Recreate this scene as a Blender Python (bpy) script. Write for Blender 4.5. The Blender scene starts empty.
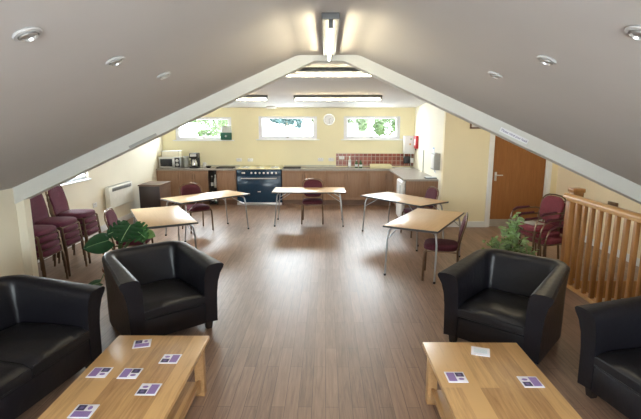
import bpy, bmesh, math, random
from mathutils import Vector, Matrix
R = math.radians
PI = math.pi
scene = bpy.context.scene
col = scene.collection

# ------------------------------------------------------------------ camera
cam_d = bpy.data.cameras.new('camera')
cam = bpy.data.objects.new('camera', cam_d)
col.objects.link(cam)
cam.location = (0, 0, 2.05)
cam.rotation_euler = (R(90 - 10.58), 0, R(0.68))
cam_d.sensor_width = 36
cam_d.lens = 455 / 641 * 36
cam_d.clip_end = 200
scene.camera = cam

# ------------------------------------------------------------------ world, light, exposure
w = bpy.data.worlds.new('sky')
scene.world = w
w.use_nodes = True
wn = w.node_tree.nodes['Background']
wn.inputs['Color'].default_value = (0.86, 0.93, 1.0, 1)
wn.inputs['Strength'].default_value = 8.0
scene.view_settings.view_transform = 'Standard'
scene.view_settings.look = 'None'
scene.view_settings.gamma = 1
scene.view_settings.use_curve_mapping = False
scene.view_settings.exposure = 1.05
scene.cycles.max_bounces = 10
scene.cycles.diffuse_bounces = 6
scene.cycles.transparent_max_bounces = 12
scene.cycles.sample_clamp_indirect = 6


def area(name, loc, rot, sx, sy, power, color):
    l = bpy.data.lights.new(name, 'AREA')
    l.shape = 'RECTANGLE'
    l.size, l.size_y, l.energy, l.color = sx, sy, power, color
    o = bpy.data.objects.new(name, l)
    col.objects.link(o)
    o.location = loc
    o.rotation_euler = rot
    return o


# fill added outside the unseen gable window behind the camera; daylight outside the kitchen and side windows
area('fill_gable', (0.2, -2.35, 1.5), (R(90), 0, 0), 3.4, 1.5, 85, (0.92, 0.96, 1.0))
area('daylight_kitchen_left', (-3.25, 12.65, 2.15), (R(-78), 0, 0), 1.4, 0.6, 60, (0.84, 0.91, 1.0))
area('daylight_kitchen_middle', (-1.0, 12.65, 2.15), (R(-78), 0, 0), 1.4, 0.6, 60, (0.84, 0.91, 1.0))
area('daylight_kitchen_right', (1.2, 12.65, 2.15), (R(-78), 0, 0), 1.4, 0.6, 60, (0.84, 0.91, 1.0))
area('daylight_side', (-4.85, 7.75, 1.7), (0, R(-80), 0), 1.0, 0.8, 110, (0.85, 0.93, 1.0))
TUBE_STRENGTH = 30


# ------------------------------------------------------------------ materials
def new_mat(name):
    m = bpy.data.materials.new(name)
    m.use_nodes = True
    return m, m.node_tree.nodes, m.node_tree.links, m.node_tree.nodes['Principled BSDF']


def plain(name, c, rough=0.5, metal=0.0, var=0.06, scale=8, bump=0.0, bscale=60, spec=0.5, coat=0.0):
    m, N, L, B = new_mat(name)
    tc = N.new('ShaderNodeTexCoord')
    nz = N.new('ShaderNodeTexNoise')
    nz.inputs['Scale'].default_value = scale
    nz.inputs['Detail'].default_value = 4
    L.new(tc.outputs['Object'], nz.inputs['Vector'])
    cr = N.new('ShaderNodeValToRGB')
    cr.color_ramp.elements[0].position = 0.3
    cr.color_ramp.elements[1].position = 0.7
    cr.color_ramp.elements[0].color = (*[x * (1 - var) for x in c], 1)
    cr.color_ramp.elements[1].color = (*[min(1, x * (1 + var)) for x in c], 1)
    L.new(nz.outputs['Fac'], cr.inputs['Fac'])
    L.new(cr.outputs['Color'], B.inputs['Base Color'])
    B.inputs['Roughness'].default_value = rough
    B.inputs['Metallic'].default_value = metal
    B.inputs['Specular IOR Level'].default_value = spec
    B.inputs['Coat Weight'].default_value = coat
    if bump:
        n2 = N.new('ShaderNodeTexNoise')
        n2.inputs['Scale'].default_value = bscale
        n2.inputs['Detail'].default_value = 3
        L.new(tc.outputs['Object'], n2.inputs['Vector'])
        bp = N.new('ShaderNodeBump')
        bp.inputs['Strength'].default_value = bump
        bp.inputs['Distance'].default_value = 0.01
        L.new(n2.outputs['Fac'], bp.inputs['Height'])
        L.new(bp.outputs['Normal'], B.inputs['Normal'])
    return m


def wood(name, c1, c2, axis='Y', plank=0.12, length=1.2, rough=0.4, grain=1.0, gap=0.0, coat=0.0, contrast=1.0, gapc=None, rot=None):
    """board wood: staves running along the axis, each of its own tone, fine grain along them"""
    m, N, L, B = new_mat(name)
    tc = N.new('ShaderNodeTexCoord')
    mp = N.new('ShaderNodeMapping')
    if axis == 'Y':
        mp.inputs['Rotation'].default_value = (0, 0, R(90))
    elif axis == 'Z':
        mp.inputs['Rotation'].default_value = (0, R(90), 0) if rot is None else rot
    L.new(tc.outputs['Object'], mp.inputs['Vector'])
    br = N.new('ShaderNodeTexBrick')
    br.offset = 0.37
    br.inputs['Scale'].default_value = 1.0
    br.inputs['Brick Width'].default_value = length
    br.inputs['Row Height'].default_value = plank
    br.inputs['Mortar Size'].default_value = gap
    br.inputs['Mortar Smooth'].default_value = 0.3
    br.inputs['Color1'].default_value = (0, 0, 0, 1)
    br.inputs['Color2'].default_value = (1, 1, 1, 1)
    br.inputs['Mortar'].default_value = (0.5, 0.5, 0.5, 1)
    L.new(mp.outputs['Vector'], br.inputs['Vector'])
    mp2 = N.new('ShaderNodeMapping')
    mp2.inputs['Scale'].default_value = (1.6, 22, 22)
    L.new(mp.outputs['Vector'], mp2.inputs['Vector'])
    nz = N.new('ShaderNodeTexNoise')
    nz.inputs['Scale'].default_value = 2.0
    nz.inputs['Detail'].default_value = 6
    nz.inputs['Roughness'].default_value = 0.6
    nz.inputs['Distortion'].default_value = 0.6
    L.new(mp2.outputs['Vector'], nz.inputs['Vector'])
    ad = N.new('ShaderNodeMath')
    ad.operation = 'MULTIPLY_ADD'
    ad.inputs[1].default_value = 0.45 * contrast
    L.new(br.outputs['Color'], ad.inputs[0])
    mu = N.new('ShaderNodeMath')
    mu.operation = 'MULTIPLY'
    mu.inputs[1].default_value = grain * 0.8
    L.new(nz.outputs['Fac'], mu.inputs[0])
    L.new(mu.outputs[0], ad.inputs[2])
    cr = N.new('ShaderNodeValToRGB')
    cr.color_ramp.elements[0].position = 0.2
    cr.color_ramp.elements[1].position = 0.85
    cr.color_ramp.elements[0].color = (*c1, 1)
    cr.color_ramp.elements[1].color = (*c2, 1)
    L.new(ad.outputs[0], cr.inputs['Fac'])
    out = cr.outputs['Color']
    if gapc:
        mx = N.new('ShaderNodeMix')
        mx.data_type = 'RGBA'
        L.new(br.outputs['Fac'], mx.inputs['Factor'])
        L.new(out, mx.inputs[6])
        mx.inputs[7].default_value = (*gapc, 1)
        out = mx.outputs[2]
    L.new(out, B.inputs['Base Color'])
    B.inputs['Roughness'].default_value = rough
    B.inputs['Coat Weight'].default_value = coat
    bp = N.new('ShaderNodeBump')
    bp.inputs['Strength'].default_value = 0.08
    bp.inputs['Distance'].default_value = 0.005
    L.new(nz.outputs['Fac'], bp.inputs['Height'])
    L.new(bp.outputs['Normal'], B.inputs['Normal'])
    return m


def emit(name, c, s):
    m, N, L, B = new_mat(name)
    B.inputs['Base Color'].default_value = (*c, 1)
    B.inputs['Emission Color'].default_value = (*c, 1)
    B.inputs['Emission Strength'].default_value = s
    return m


def glass_mat():
    m, N, L, B = new_mat('window_glass')
    N.remove(B)
    o = N['Material Output']
    t = N.new('ShaderNodeBsdfTransparent')
    t.inputs['Color'].default_value = (0.95, 0.97, 0.96, 1)
    g = N.new('ShaderNodeBsdfGlossy')
    g.inputs['Roughness'].default_value = 0.03
    mx = N.new('ShaderNodeMixShader')
    mx.inputs[0].default_value = 0.06
    L.new(t.outputs[0], mx.inputs[1])
    L.new(g.outputs[0], mx.inputs[2])
    L.new(mx.outputs[0], o.inputs['Surface'])
    return m


M = {}
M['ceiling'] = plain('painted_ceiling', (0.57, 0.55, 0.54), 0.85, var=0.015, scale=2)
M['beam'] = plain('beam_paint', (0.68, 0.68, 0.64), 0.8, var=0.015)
M['cream'] = plain('cream_wall_paint', (0.84, 0.79, 0.66), 0.85, var=0.02, scale=2)
M['yellow'] = plain('yellow_kitchen_paint', (0.84, 0.775, 0.54), 0.85, var=0.02, scale=2)
M['warm'] = plain('warm_yellow_wall_paint', (0.88, 0.79, 0.56), 0.85, var=0.02, scale=2)
M['peach'] = plain('peach_cream_wall_paint', (0.90, 0.78, 0.58), 0.85, var=0.02, scale=2)
M['white'] = plain('white_gloss_paint', (0.82, 0.83, 0.84), 0.4, var=0.02)
M['lamp_grey'] = plain('grey_lamp_enamel', (0.10, 0.10, 0.10), 0.5, var=0.02)
M['upvc'] = plain('white_window_plastic', (0.78, 0.79, 0.84), 0.35, var=0.02)
M['glass'] = glass_mat()
M['floor'] = wood('wood_plank_vinyl', (0.115, 0.066, 0.043), (0.36, 0.225, 0.155), 'Y', 0.10, 0.9, 0.40, 1.15, 0.002, gapc=(0.10, 0.06, 0.042), contrast=0.45)
M['leather'] = plain('black_leather', (0.0095, 0.009, 0.0125), 0.38, var=0.2, scale=5, bump=0.25, bscale=18, spec=0.4)
M['leather_seat'] = plain('worn_black_leather', (0.010, 0.0095, 0.012), 0.36, var=0.25, scale=4, bump=0.35, bscale=9, spec=0.5)
M['foot'] = plain('dark_wood_foot', (0.02, 0.014, 0.012), 0.45)
M['oak'] = wood('oak_staves', (0.25, 0.105, 0.035), (0.64, 0.39, 0.165), 'Y', 0.117, 3.0, 0.32, 1.2, 0.0, contrast=1.1)
M['oak_dark'] = wood('oak_side_grain', (0.30, 0.15, 0.06), (0.55, 0.33, 0.15), 'Y', 0.3, 3.0, 0.4, 1.0)
M['pine'] = wood('varnished_pine', (0.22, 0.080, 0.018), (0.50, 0.24, 0.07), 'Z', 0.3, 4.0, 0.35, 1.0)  # darker than the rail: backlit shade of the balusters is in the colour
M['pine_rail'] = wood('varnished_pine_rail', (0.42, 0.19, 0.05), (0.70, 0.40, 0.14), 'Y', 0.3, 4.0, 0.32, 1.0)
M['cabinet'] = wood('walnut_effect_cabinet', (0.19, 0.098, 0.052), (0.34, 0.20, 0.12), 'Z', 0.055, 3.0, 0.45, 1.0, contrast=0.6)
M['brown_wood'] = wood('dark_brown_veneer', (0.085, 0.045, 0.03), (0.19, 0.11, 0.07), 'Y', 0.3, 3.0, 0.4, 1.0)
M['ring_grey'] = plain('grey_white_ring', (0.50, 0.50, 0.50), 0.4)
M['plinth'] = plain('brown_plinth', (0.16, 0.085, 0.05), 0.5)
M['worktop'] = plain('grey_speckled_worktop', (0.33, 0.30, 0.27), 0.3, var=0.25, scale=120)
M['worktop_edge'] = plain('worktop_upstand', (0.55, 0.53, 0.42), 0.4)
M['beech'] = wood('beech_laminate', (0.62, 0.40, 0.21), (0.78, 0.56, 0.34), 'X', 0.5, 5.0, 0.33, 0.9, contrast=0.2)
M['table_edge'] = plain('dark_table_edge', (0.07, 0.07, 0.075), 0.35)
M['chrome'] = plain('grey_steel_tube', (0.42, 0.43, 0.45), 0.28, metal=0.9, var=0.05)
M['bronze'] = plain('bronze_steel_tube', (0.17, 0.11, 0.07), 0.32, metal=0.7, var=0.1)
M['maroon'] = plain('maroon_fabric', (0.085, 0.012, 0.024), 0.85, var=0.3, scale=90, bump=0.3, bscale=300)
M['plum'] = plain('plum_fabric', (0.115, 0.021, 0.046), 0.85, var=0.3, scale=90, bump=0.3, bscale=300)
M['maroon_red'] = plain('wine_red_fabric', (0.19, 0.030, 0.045), 0.85, var=0.3, scale=90, bump=0.3, bscale=300)
M['navy'] = plain('navy_enamel', (0.008, 0.035, 0.075), 0.22, var=0.1)
M['black'] = plain('black_plastic', (0.012, 0.012, 0.014), 0.35)
M['darkglass'] = plain('dark_glass', (0.01, 0.013, 0.02), 0.08)
M['steel'] = plain('brushed_steel', (0.62, 0.62, 0.62), 0.3, metal=0.85)
M['door'] = wood('oak_veneer_door', (0.25, 0.095, 0.025), (0.39, 0.17, 0.052), 'Z', 0.45, 5.0, 0.35, 1.0, contrast=0.2)
M['darkbrown'] = plain('dark_brown_front', (0.035, 0.022, 0.020), 0.35)
M['leaf'] = plain('dark_green_leaf', (0.010, 0.062, 0.018), 0.35, var=0.3, scale=12)
M['leaf2'] = plain('mid_green_leaf', (0.035, 0.14, 0.035), 0.4, var=0.4, scale=12)
M['leaf3'] = plain('pale_green_leaf', (0.20, 0.34, 0.11), 0.4, var=0.3, scale=12)
M['leaf_rib'] = plain('pale_leaf_rib', (0.35, 0.5, 0.25), 0.4)
M['bushleaf'] = plain('fresh_small_leaf', (0.24, 0.38, 0.18), 0.45, var=0.45, scale=14)
M['stem'] = plain('green_stem', (0.07, 0.14, 0.04), 0.5)
M['pot'] = plain('terracotta_pot', (0.30, 0.12, 0.06), 0.7)
M['soil'] = plain('potting_soil', (0.03, 0.02, 0.015), 0.9)
M['card'] = plain('white_card', (0.86, 0.85, 0.92), 0.4, var=0.01)
M['navy_ink'] = plain('navy_print', (0.035, 0.03, 0.10), 0.45, var=0.4, scale=70)
M['grey'] = plain('mid_grey_plastic', (0.35, 0.35, 0.33), 0.4)
M['whiteplastic'] = plain('white_plastic', (0.80, 0.80, 0.80), 0.35, var=0.01)
M['red'] = plain('red_enamel', (0.50, 0.02, 0.03), 0.35)
M['green_sign'] = plain('dark_green_sign', (0.01, 0.10, 0.07), 0.5)
M['trunk'] = plain('tree_bark', (0.12, 0.09, 0.06), 0.9)
M['creamplastic'] = plain('cream_plastic', (0.72, 0.66, 0.42), 0.4)
M['paper'] = plain('white_paper', (0.85, 0.86, 0.88), 0.8, var=0.01)
M['tube_light'] = emit('lit_fluorescent_tube', (1.0, 0.88, 0.60), TUBE_STRENGTH)
M['reflector'] = plain('downlight_reflector', (0.7, 0.7, 0.72), 0.15, metal=1.0)


def text_print(name, base, line):
    m, N, L, B = new_mat(name)
    tc = N.new('ShaderNodeTexCoord')
    wv = N.new('ShaderNodeTexWave')
    wv.bands_direction = 'Y'
    wv.inputs['Scale'].default_value = 55
    wv.inputs['Distortion'].default_value = 0
    L.new(tc.outputs['Object'], wv.inputs['Vector'])
    cr = N.new('ShaderNodeValToRGB')
    cr.color_ramp.elements[0].color = (*line, 1)
    cr.color_ramp.elements[1].color = (*base, 1)
    cr.color_ramp.elements[1].position = 0.4
    L.new(wv.outputs['Fac'], cr.inputs['Fac'])
    L.new(cr.outputs['Color'], B.inputs['Base Color'])
    B.inputs['Roughness'].default_value = 0.4
    return m


M['purple_ink'] = text_print('purple_print', (0.33, 0.22, 0.52), (0.18, 0.10, 0.32))
M['pale_ink'] = text_print('pale_blue_print', (0.80, 0.84, 0.9), (0.45, 0.62, 0.72))


def tile_mat():
    m, N, L, B = new_mat('red_brown_tiles')
    tc = N.new('ShaderNodeTexCoord')
    mp = N.new('ShaderNodeMapping')
    mp.inputs['Rotation'].default_value = (R(90), 0, 0)
    L.new(tc.outputs['Object'], mp.inputs['Vector'])
    br = N.new('ShaderNodeTexBrick')
    br.offset = 0
    br.inputs['Scale'].default_value = 1
    br.inputs['Brick Width'].default_value = 0.11
    br.inputs['Row Height'].default_value = 0.11
    br.inputs['Mortar Size'].default_value = 0.006
    br.inputs['Color1'].default_value = (0.20, 0.042, 0.025, 1)
    br.inputs['Color2'].default_value = (0.32, 0.085, 0.05, 1)
    br.inputs['Mortar'].default_value = (0.50, 0.36, 0.28, 1)
    L.new(mp.outputs['Vector'], br.inputs['Vector'])
    L.new(br.outputs['Color'], B.inputs['Base Color'])
    B.inputs['Roughness'].default_value = 0.25
    return m


M['tiles'] = tile_mat()


# ------------------------------------------------------------------ mesh helpers
class MB:
    def __init__(s):
        s.bm = bmesh.new()

    def box(s, x0, x1, y0, y1, z0, z1, bev=0.0, seg=2, mat=None):
        r = bmesh.ops.create_cube(s.bm, size=1)
        vs = r['verts']
        for v in vs:
            v.co = Vector(((x0 + x1) / 2 + v.co.x * (x1 - x0), (y0 + y1) / 2 + v.co.y * (y1 - y0), (z0 + z1) / 2 + v.co.z * (z1 - z0)))
        if mat is not None:
            bmesh.ops.transform(s.bm, matrix=mat, verts=vs)
        if bev:
            es = list({e for v in vs for e in v.link_edges})
            bmesh.ops.bevel(s.bm, geom=es, offset=bev, segments=seg, affect='EDGES', profile=0.5)
        return s

    def tube(s, pts, r, n=8, caps=True, radii=None):
        pts = [Vector(p) for p in pts]
        rings = []
        up = None
        for i, p in enumerate(pts):
            if i == 0:
                t = pts[1] - pts[0]
            elif i == len(pts) - 1:
                t = pts[-1] - pts[-2]
            else:
                t = (pts[i + 1] - pts[i]).normalized() + (pts[i] - pts[i - 1]).normalized()
            t.normalize()
            if up is None:
                up = Vector((0, 0, 1)) if abs(t.z) < 0.9 else Vector((0, 1, 0))
            u = t.cross(up)
            if u.length < 1e-5:
                u = t.cross(Vector((1, 0, 0)))
            u.normalize()
            up = u.cross(t)
            rr = radii[i] if radii else r
            rings.append([s.bm.verts.new(p + (u * math.cos(a) + up * math.sin(a)) * rr) for a in [2 * PI * k / n for k in range(n)]])
        for a, b in zip(rings, rings[1:]):
            for k in range(n):
                s.bm.faces.new((a[k], a[(k + 1) % n], b[(k + 1) % n], b[k]))
        if caps:
            s.bm.faces.new(rings[0][::-1])
            s.bm.faces.new(rings[-1])
        return s

    def lathe(s, prof, cx=0, cy=0, n=24, mat=None):
        rings = []
        for (r, z) in prof:
            rings.append([s.bm.verts.new((cx + r * math.cos(2 * PI * k / n), cy + r * math.sin(2 * PI * k / n), z)) for k in range(n)])
        for a, b in zip(rings, rings[1:]):
            for k in range(n):
                s.bm.faces.new((a[k], a[(k + 1) % n], b[(k + 1) % n], b[k]))
        if prof[0][0] > 1e-4:
            s.bm.faces.new(rings[0][::-1])
        if prof[-1][0] > 1e-4:
            s.bm.faces.new(rings[-1])
        if mat is not None:
            bmesh.ops.transform(s.bm, matrix=mat, verts=[v for r_ in rings for v in r_])
        return s

    def prism(s, poly, a0, a1, axis='Y', bev=0.0):
        """poly in the plane square to axis: (x,z) for Y, (y,z) for X, (x,y) for Z"""
        def P(p, a):
            if axis == 'Y':
                return (p[0], a, p[1])
            if axis == 'X':
                return (a, p[0], p[1])
            return (p[0], p[1], a)
        A = [s.bm.verts.new(P(p, a0)) for p in poly]
        Bv = [s.bm.verts.new(P(p, a1)) for p in poly]
        n = len(poly)
        fs = [s.bm.faces.new(A[::-1]), s.bm.faces.new(Bv)]
        for k in range(n):
            fs.append(s.bm.faces.new((A[k], A[(k + 1) % n], Bv[(k + 1) % n], Bv[k])))
        if bev:
            es = list({e for f in fs[:2] for e in f.edges})
            bmesh.ops.bevel(s.bm, geom=es, offset=bev, segments=2, affect='EDGES')
        return s

    def loft(s, rings, closed_ring=True, caps=True):
        V = [[s.bm.verts.new(p) for p in r] for r in rings]
        n = len(V[0])
        for a, b in zip(V, V[1:]):
            for k in range(n if closed_ring else n - 1):
                s.bm.faces.new((a[k], a[(k + 1) % n], b[(k + 1) % n], b[k]))
        if caps and closed_ring:
            s.bm.faces.new(V[0][::-1])
            s.bm.faces.new(V[-1])
        return s

    def build(s, name, mat, parent=None, smooth=40, loc=None, kind=None):
        bmesh.ops.recalc_face_normals(s.bm, faces=s.bm.faces[:])
        me = bpy.data.meshes.new(name)
        s.bm.to_mesh(me)
        s.bm.free()
        me.materials.append(M[mat] if isinstance(mat, str) else mat)
        if smooth:
            for p in me.polygons:
                p.use_smooth = True
            me.set_sharp_from_angle(angle=R(smooth))
        o = bpy.data.objects.new(name, me)
        col.objects.link(o)
        if parent:
            o.parent = parent
        if loc:
            o.location = loc
        if kind:
            o['kind'] = kind
        return o


def struct(name, mb, mat, parent=None, smooth=0):
    o = mb.build(name, mat, parent, smooth)
    if not parent:
        o['kind'] = 'structure'
    return o


def thing(name, label, cat, loc=(0, 0, 0), rz=0.0, group=None):
    o = bpy.data.objects.new(name, None)
    o.empty_display_size = 0.1
    col.objects.link(o)
    o.location = loc
    o.rotation_euler = (0, 0, R(rz))
    o['label'] = label
    o['category'] = cat
    if group:
        o['group'] = group
    return o


def tag(o, label, cat, group=None):
    o['label'] = label
    o['category'] = cat
    if group:
        o['group'] = group
    return o


def dup(root, loc, rz, label=None, group=None):
    r = root.copy()
    col.objects.link(r)
    r.location = loc
    r.rotation_euler = (0, 0, R(rz))
    if label:
        r['label'] = label
    if group:
        r['group'] = group
    for ch in list(root.children):
        c = ch.copy()
        col.objects.link(c)
        c.parent = r
        for g in list(ch.children):
            d = g.copy()
            col.objects.link(d)
            d.parent = c
    return r


def text_obj(name, body, size, mat, loc, rot, parent=None):
    c = bpy.data.curves.new(name, 'FONT')
    c.body = body
    c.size = size
    c.extrude = 0.0006
    c.align_x = 'CENTER'
    c.align_y = 'CENTER'
    t = bpy.data.objects.new(name + '_tmp', c)
    col.objects.link(t)
    dg = bpy.context.evaluated_depsgraph_get()
    me = bpy.data.meshes.new_from_object(t.evaluated_get(dg))
    bpy.data.objects.remove(t)
    me.materials.clear()
    me.materials.append(M[mat])
    o = bpy.data.objects.new(name, me)
    col.objects.link(o)
    o.location = loc
    o.rotation_euler = rot
    if parent:
        o.parent = parent
    return o


# ------------------------------------------------------------------ the setting
XL, XR, YK, YD, XK = -4.35, 4.6, 12.18, 9.07, 2.33
YO = 5.0            # plane of the opening between the two halves of the room
YB = -2.0
SX0, SX1, SY0, SY1 = 3.2, XR, 0.6, 5.85     # stairwell

b = MB()
b.box(XL - .2, XR + .2, SY1, YK + .2, -.15, 0)
b.box(XL - .2, SX0, YB - .2, SY1, -.15, 0)
b.box(SX0, XR + .2, YB - .2, SY0, -.15, 0)
struct('floor', b, 'floor')
b = MB()
b.box(SX0, XR + .2, SY0 - .1, SY1 + .1, -2.75, -2.6)
struct('floor_stairwell', b, 'floor')
b = MB()
b.box(SX0 - .1, SX0, SY0, SY1, -2.6, -.151)
b.box(SX0 - .1, XR, SY1, SY1 + .1, -2.6, -.151)
b.box(SX0 - .1, XR, SY0 - .1, SY0, -2.6, -.151)
struct('wall_stairwell', b, 'cream')
b = MB()
b.box(SX0, SX0 + .02, SY0, SY1 - .02, -.24, -.001)
b.box(SX0, XR - .01, SY1 - .02, SY1, -.24, -.001)
struct('trim_stairwell', b, 'pine')

# left wall with its low window
LW = (7.25, 8.25, 1.08, 1.75)
b = MB()
b.box(XL - .2, XL, YO + .01, LW[0], 0, 3)
b.box(XL - .2, XL, LW[1], YK + .2, 0, 3)
b.box(XL - .2, XL, LW[0], LW[1], 0, LW[2])
b.box(XL - .2, XL, LW[0], LW[1], LW[3], 3)
struct('wall_left', b, 'cream')
# kitchen wall with three windows
WINS = [(-3.99, -2.50, 1.65, 2.24), (-1.78, -0.24, 1.67, 2.26), (0.47, 1.95, 1.67, 2.26)]
b = MB()
xs = [XL - .2] + [v for wv in WINS for v in wv[:2]] + [XR + .2]
for i in range(0, len(xs), 2):
    b.box(xs[i], xs[i + 1], YK, YK + .28, 0, 3)
for wv in WINS:
    b.box(wv[0], wv[1], YK, YK + .28, 0, wv[2])
    b.box(wv[0], wv[1], YK, YK + .28, wv[3], 3)
struct('wall_kitchen', b, 'yellow')
b = MB()
b.box(XK, XK + .15, YD + .12, YK, 0, 3)
struct('wall_kitchen_side', b, 'cream')
# door wall with a door opening
DX0, DX1, DH = 3.28, 4.41, 2.02
b = MB()
b.box(XK, DX0, YD, YD + .12, 0, 3)
b.box(DX1, XR, YD, YD + .12, 0, 3)
b.box(DX0, DX1, YD, YD + .12, DH, 3)
struct('wall_door_side', b, 'warm')
b = MB()
b.box(XR, XR + .2, YB - .2, YK + .2, -2.6, 3)
struct('wall_right', b, 'peach')
b = MB()
b.box(XL, -3.40, YO + .02, YO + .12, 0, 1.22)
b.box(XL, -3.5, YO + .02, YO + .12, 1.22, 3)
struct('wall_pier', b, 'cream')
b = MB()
b.box(-3.7, -3.5, YB, YO + .02, 0, 1.45)
struct('wall_front_left', b, 'cream')
b = MB()
GW = (-1.5, 1.9, 0.8, 2.2)
b.box(XL, GW[0], YB - .2, YB, 0, 3)
b.box(GW[1], XR, YB - .2, YB, 0, 3)
b.box(GW[0], GW[1], YB - .2, YB, 0, GW[2])
b.box(GW[0], GW[1], YB - .2, YB, GW[3], 3)
struct('wall_gable', b, 'cream')

# ceilings
RC = 0.02


def prof(x):
    d = abs(x - RC)
    h = 0.32
    k = 0.443
    s = 0.05
    # flat ridge strip turning softly into the slopes
    if d <= h - s:
        return 2.77
    if d >= h + s:
        return 2.77 - k * (d - h)
    t = d - (h - s)
    return 2.77 - k * t * t / (4 * s)


xs = [-3.52, -2.5, -1.5, -1.0, -.7, -.5] + [RC - .32 - .05 + .01 * i for i in range(11)] + [0.02] + [RC + .32 - .05 + .01 * i for i in range(11)] + [.55, .75, 1.0, 1.5, 2.5, 3.5, XR]
b = MB()
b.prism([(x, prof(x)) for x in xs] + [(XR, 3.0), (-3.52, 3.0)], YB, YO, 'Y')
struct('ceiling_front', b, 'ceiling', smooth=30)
b = MB()
kb = 0.457
pl = [(-3.52, 2.71 - kb * (3.52 - .13)), (-.13, 2.71), (.19, 2.71), (XR, 2.71 - kb * (XR - .19)), (XR, 3.05), (-3.52, 3.05)]
b.prism(pl, YO + .0005, YO + .18, 'Y')
struct('beam_opening', b, 'beam')
b = MB()
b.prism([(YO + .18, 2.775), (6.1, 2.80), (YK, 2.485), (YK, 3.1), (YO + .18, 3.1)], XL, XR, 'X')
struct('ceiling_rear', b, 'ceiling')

# skirting boards
b = MB(); b.box(XL, XL + .018, YO + .2, 11.5, 0, .12, .004); struct('baseboard_left', b, 'white')
b = MB(); b.box(XK, DX0 - .07, YD - .018, YD, 0, .12, .004); struct('baseboard_door_side', b, 'white')
b = MB(); b.box(XR - .018, XR, SY1, YD, 0, .12, .004); struct('baseboard_right', b, 'white')
b = MB(); b.box(-3.5, -3.482, YB, YO, 0, .12, .004); b.box(-3.5, -3.40, YO, YO + .02, 0, .12, .004); struct('baseboard_front_left', b, 'white')
b = MB(); b.box(XK - .018, XK, YD + .1, 9.38, 0, .12, .004); struct('baseboard_kitchen_side', b, 'white')


def window(n, x0, x1, z0, z1, f=0.1, handle=True):
    """white framed awning window in the kitchen wall"""
    y = YK + .03
    b = MB()
    b.box(x0, x1, y, y + .07, z0, z0 + f * .8)
    b.box(x0, x1, y, y + .07, z1 - f * .6, z1)
    b.box(x0, x0 + f, y, y + .07, z0 + f * .8, z1 - f * .6)
    b.box(x1 - f, x1, y, y + .07, z0 + f * .8, z1 - f * .6)
    w_ = struct('window_%d' % n, b, 'upvc')
    b = MB()
    c = 0.022
    xx0, xx1, zz0, zz1 = x0 + f, x1 - f, z0 + f * .8, z1 - f * .6
    for (a0, a1, c0, c1) in ((xx0 - c, xx1 + c, zz0 - c, zz0), (xx0 - c, xx1 + c, zz1, zz1 + c), (xx0 - c, xx0, zz0, zz1), (xx1, xx1 + c, zz0, zz1)):
        b.box(a0, a1, y - .012, y, c0, c1, .003)
    b.build('casement', 'upvc', w_)
    b = MB(); b.box(xx0, xx1, y + .03, y + .036, zz0, zz1); b.build('pane', 'glass', w_, 0)
    b = MB(); b.box(x0 - .07, x1 + .07, YK - .05, YK + .03, z0 - .03, z0, .006); b.build('window_sill', 'white', w_)
    b = MB()
    xc = (x0 + x1) / 2
    b.box(xc - .02, xc + .02, y - .025, y - .012, z0 + .03, z0 + .06, .003)
    b.box(xc - .06, xc + .01, y - .04, y - .025, z0 + .04, z0 + .055, .004)
    b.build('handle', 'grey', w_)
    # side reveals and head
    return w_


for i, wv in enumerate(WINS):
    window(i + 1, *wv)

b = MB()
y0, y1, z0, z1 = LW
b.box(XL - .1, XL - .04, y0, y1, z0, z0 + .06); b.box(XL - .1, XL - .04, y0, y1, z1 - .06, z1)
b.box(XL - .1, XL - .04, y0, y0 + .06, z0 + .06, z1 - .06); b.box(XL - .1, XL - .04, y1 - .06, y1, z0 + .06, z1 - .06)
w4 = struct('window_4', b, 'upvc')
b = MB(); b.box(XL - .075, XL - .07, y0 + .06, y1 - .06, z0 + .06, z1 - .06); b.build('pane', 'glass', w4, 0)
b = MB(); b.box(XL - .05, XL + .04, y0 - .04, y1 + .04, z0 - .025, z0, .005); b.build('window_sill', 'white', w4)
b = MB()
b.box(GW[0], GW[1], YB - .12, YB - .05, GW[2], GW[2] + .07); b.box(GW[0], GW[1], YB - .12, YB - .05, GW[3] - .07, GW[3])
for x in (GW[0], (GW[0] + GW[1]) / 2 - .04, GW[1] - .07):
    b.box(x, x + .07, YB - .12, YB - .05, GW[2] + .07, GW[3] - .07)
w5 = struct('window_5', b, 'upvc')
b = MB(); b.box(GW[0] + .07, GW[1] - .07, YB - .09, YB - .085, GW[2] + .07, GW[3] - .07); b.build('pane', 'glass', w5, 0)

# door
b = MB()
b.box(DX0 + .045, DX1 - .045, YD + .03, YD + .074, .006, DH - .04, .002)
dr = struct('door_1', b, 'door')
b = MB()
b.box(DX0 + .05, DX1 - .05, YD + .026, YD + .03, .01, .16)
b.build('kick_plate', 'steel', dr)
b = MB()
hx, hz = DX0 + .11, 1.03
b.box(hx - .022, hx + .022, YD + .022, YD + .03, hz - .09, hz + .09, .003)
b.tube([(hx, YD + .025, hz + .03), (hx, YD - .025, hz + .03), (hx + .015, YD - .035, hz + .03), (hx + .12, YD - .035, hz + .03)], .011, 10)
b.build('door_handle', 'steel', dr)
b = MB()
b.box(DX0 - .065, DX0 + .005, YD - .018, YD, 0, DH + .05, .004)
b.box(DX1 - .005, DX1 + .065, YD - .018, YD, 0, DH + .05, .004)
b.box(DX0 + .005, DX1 - .005, YD - .018, YD, DH - .015, DH + .05, .004)
b.box(DX0, DX0 + .04, YD, YD + .12, 0, DH); b.box(DX1 - .04, DX1, YD, YD + .12, 0, DH); b.box(DX0 + .04, DX1 - .04, YD, YD + .12, DH - .035, DH)
struct('trim_door', b, 'white')

# tiled splashback
b = MB(); b.box(0.27, XK - .001, YK - .012, YK, .965, 1.29); struct('trim_tiles', b, 'tiles')

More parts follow.
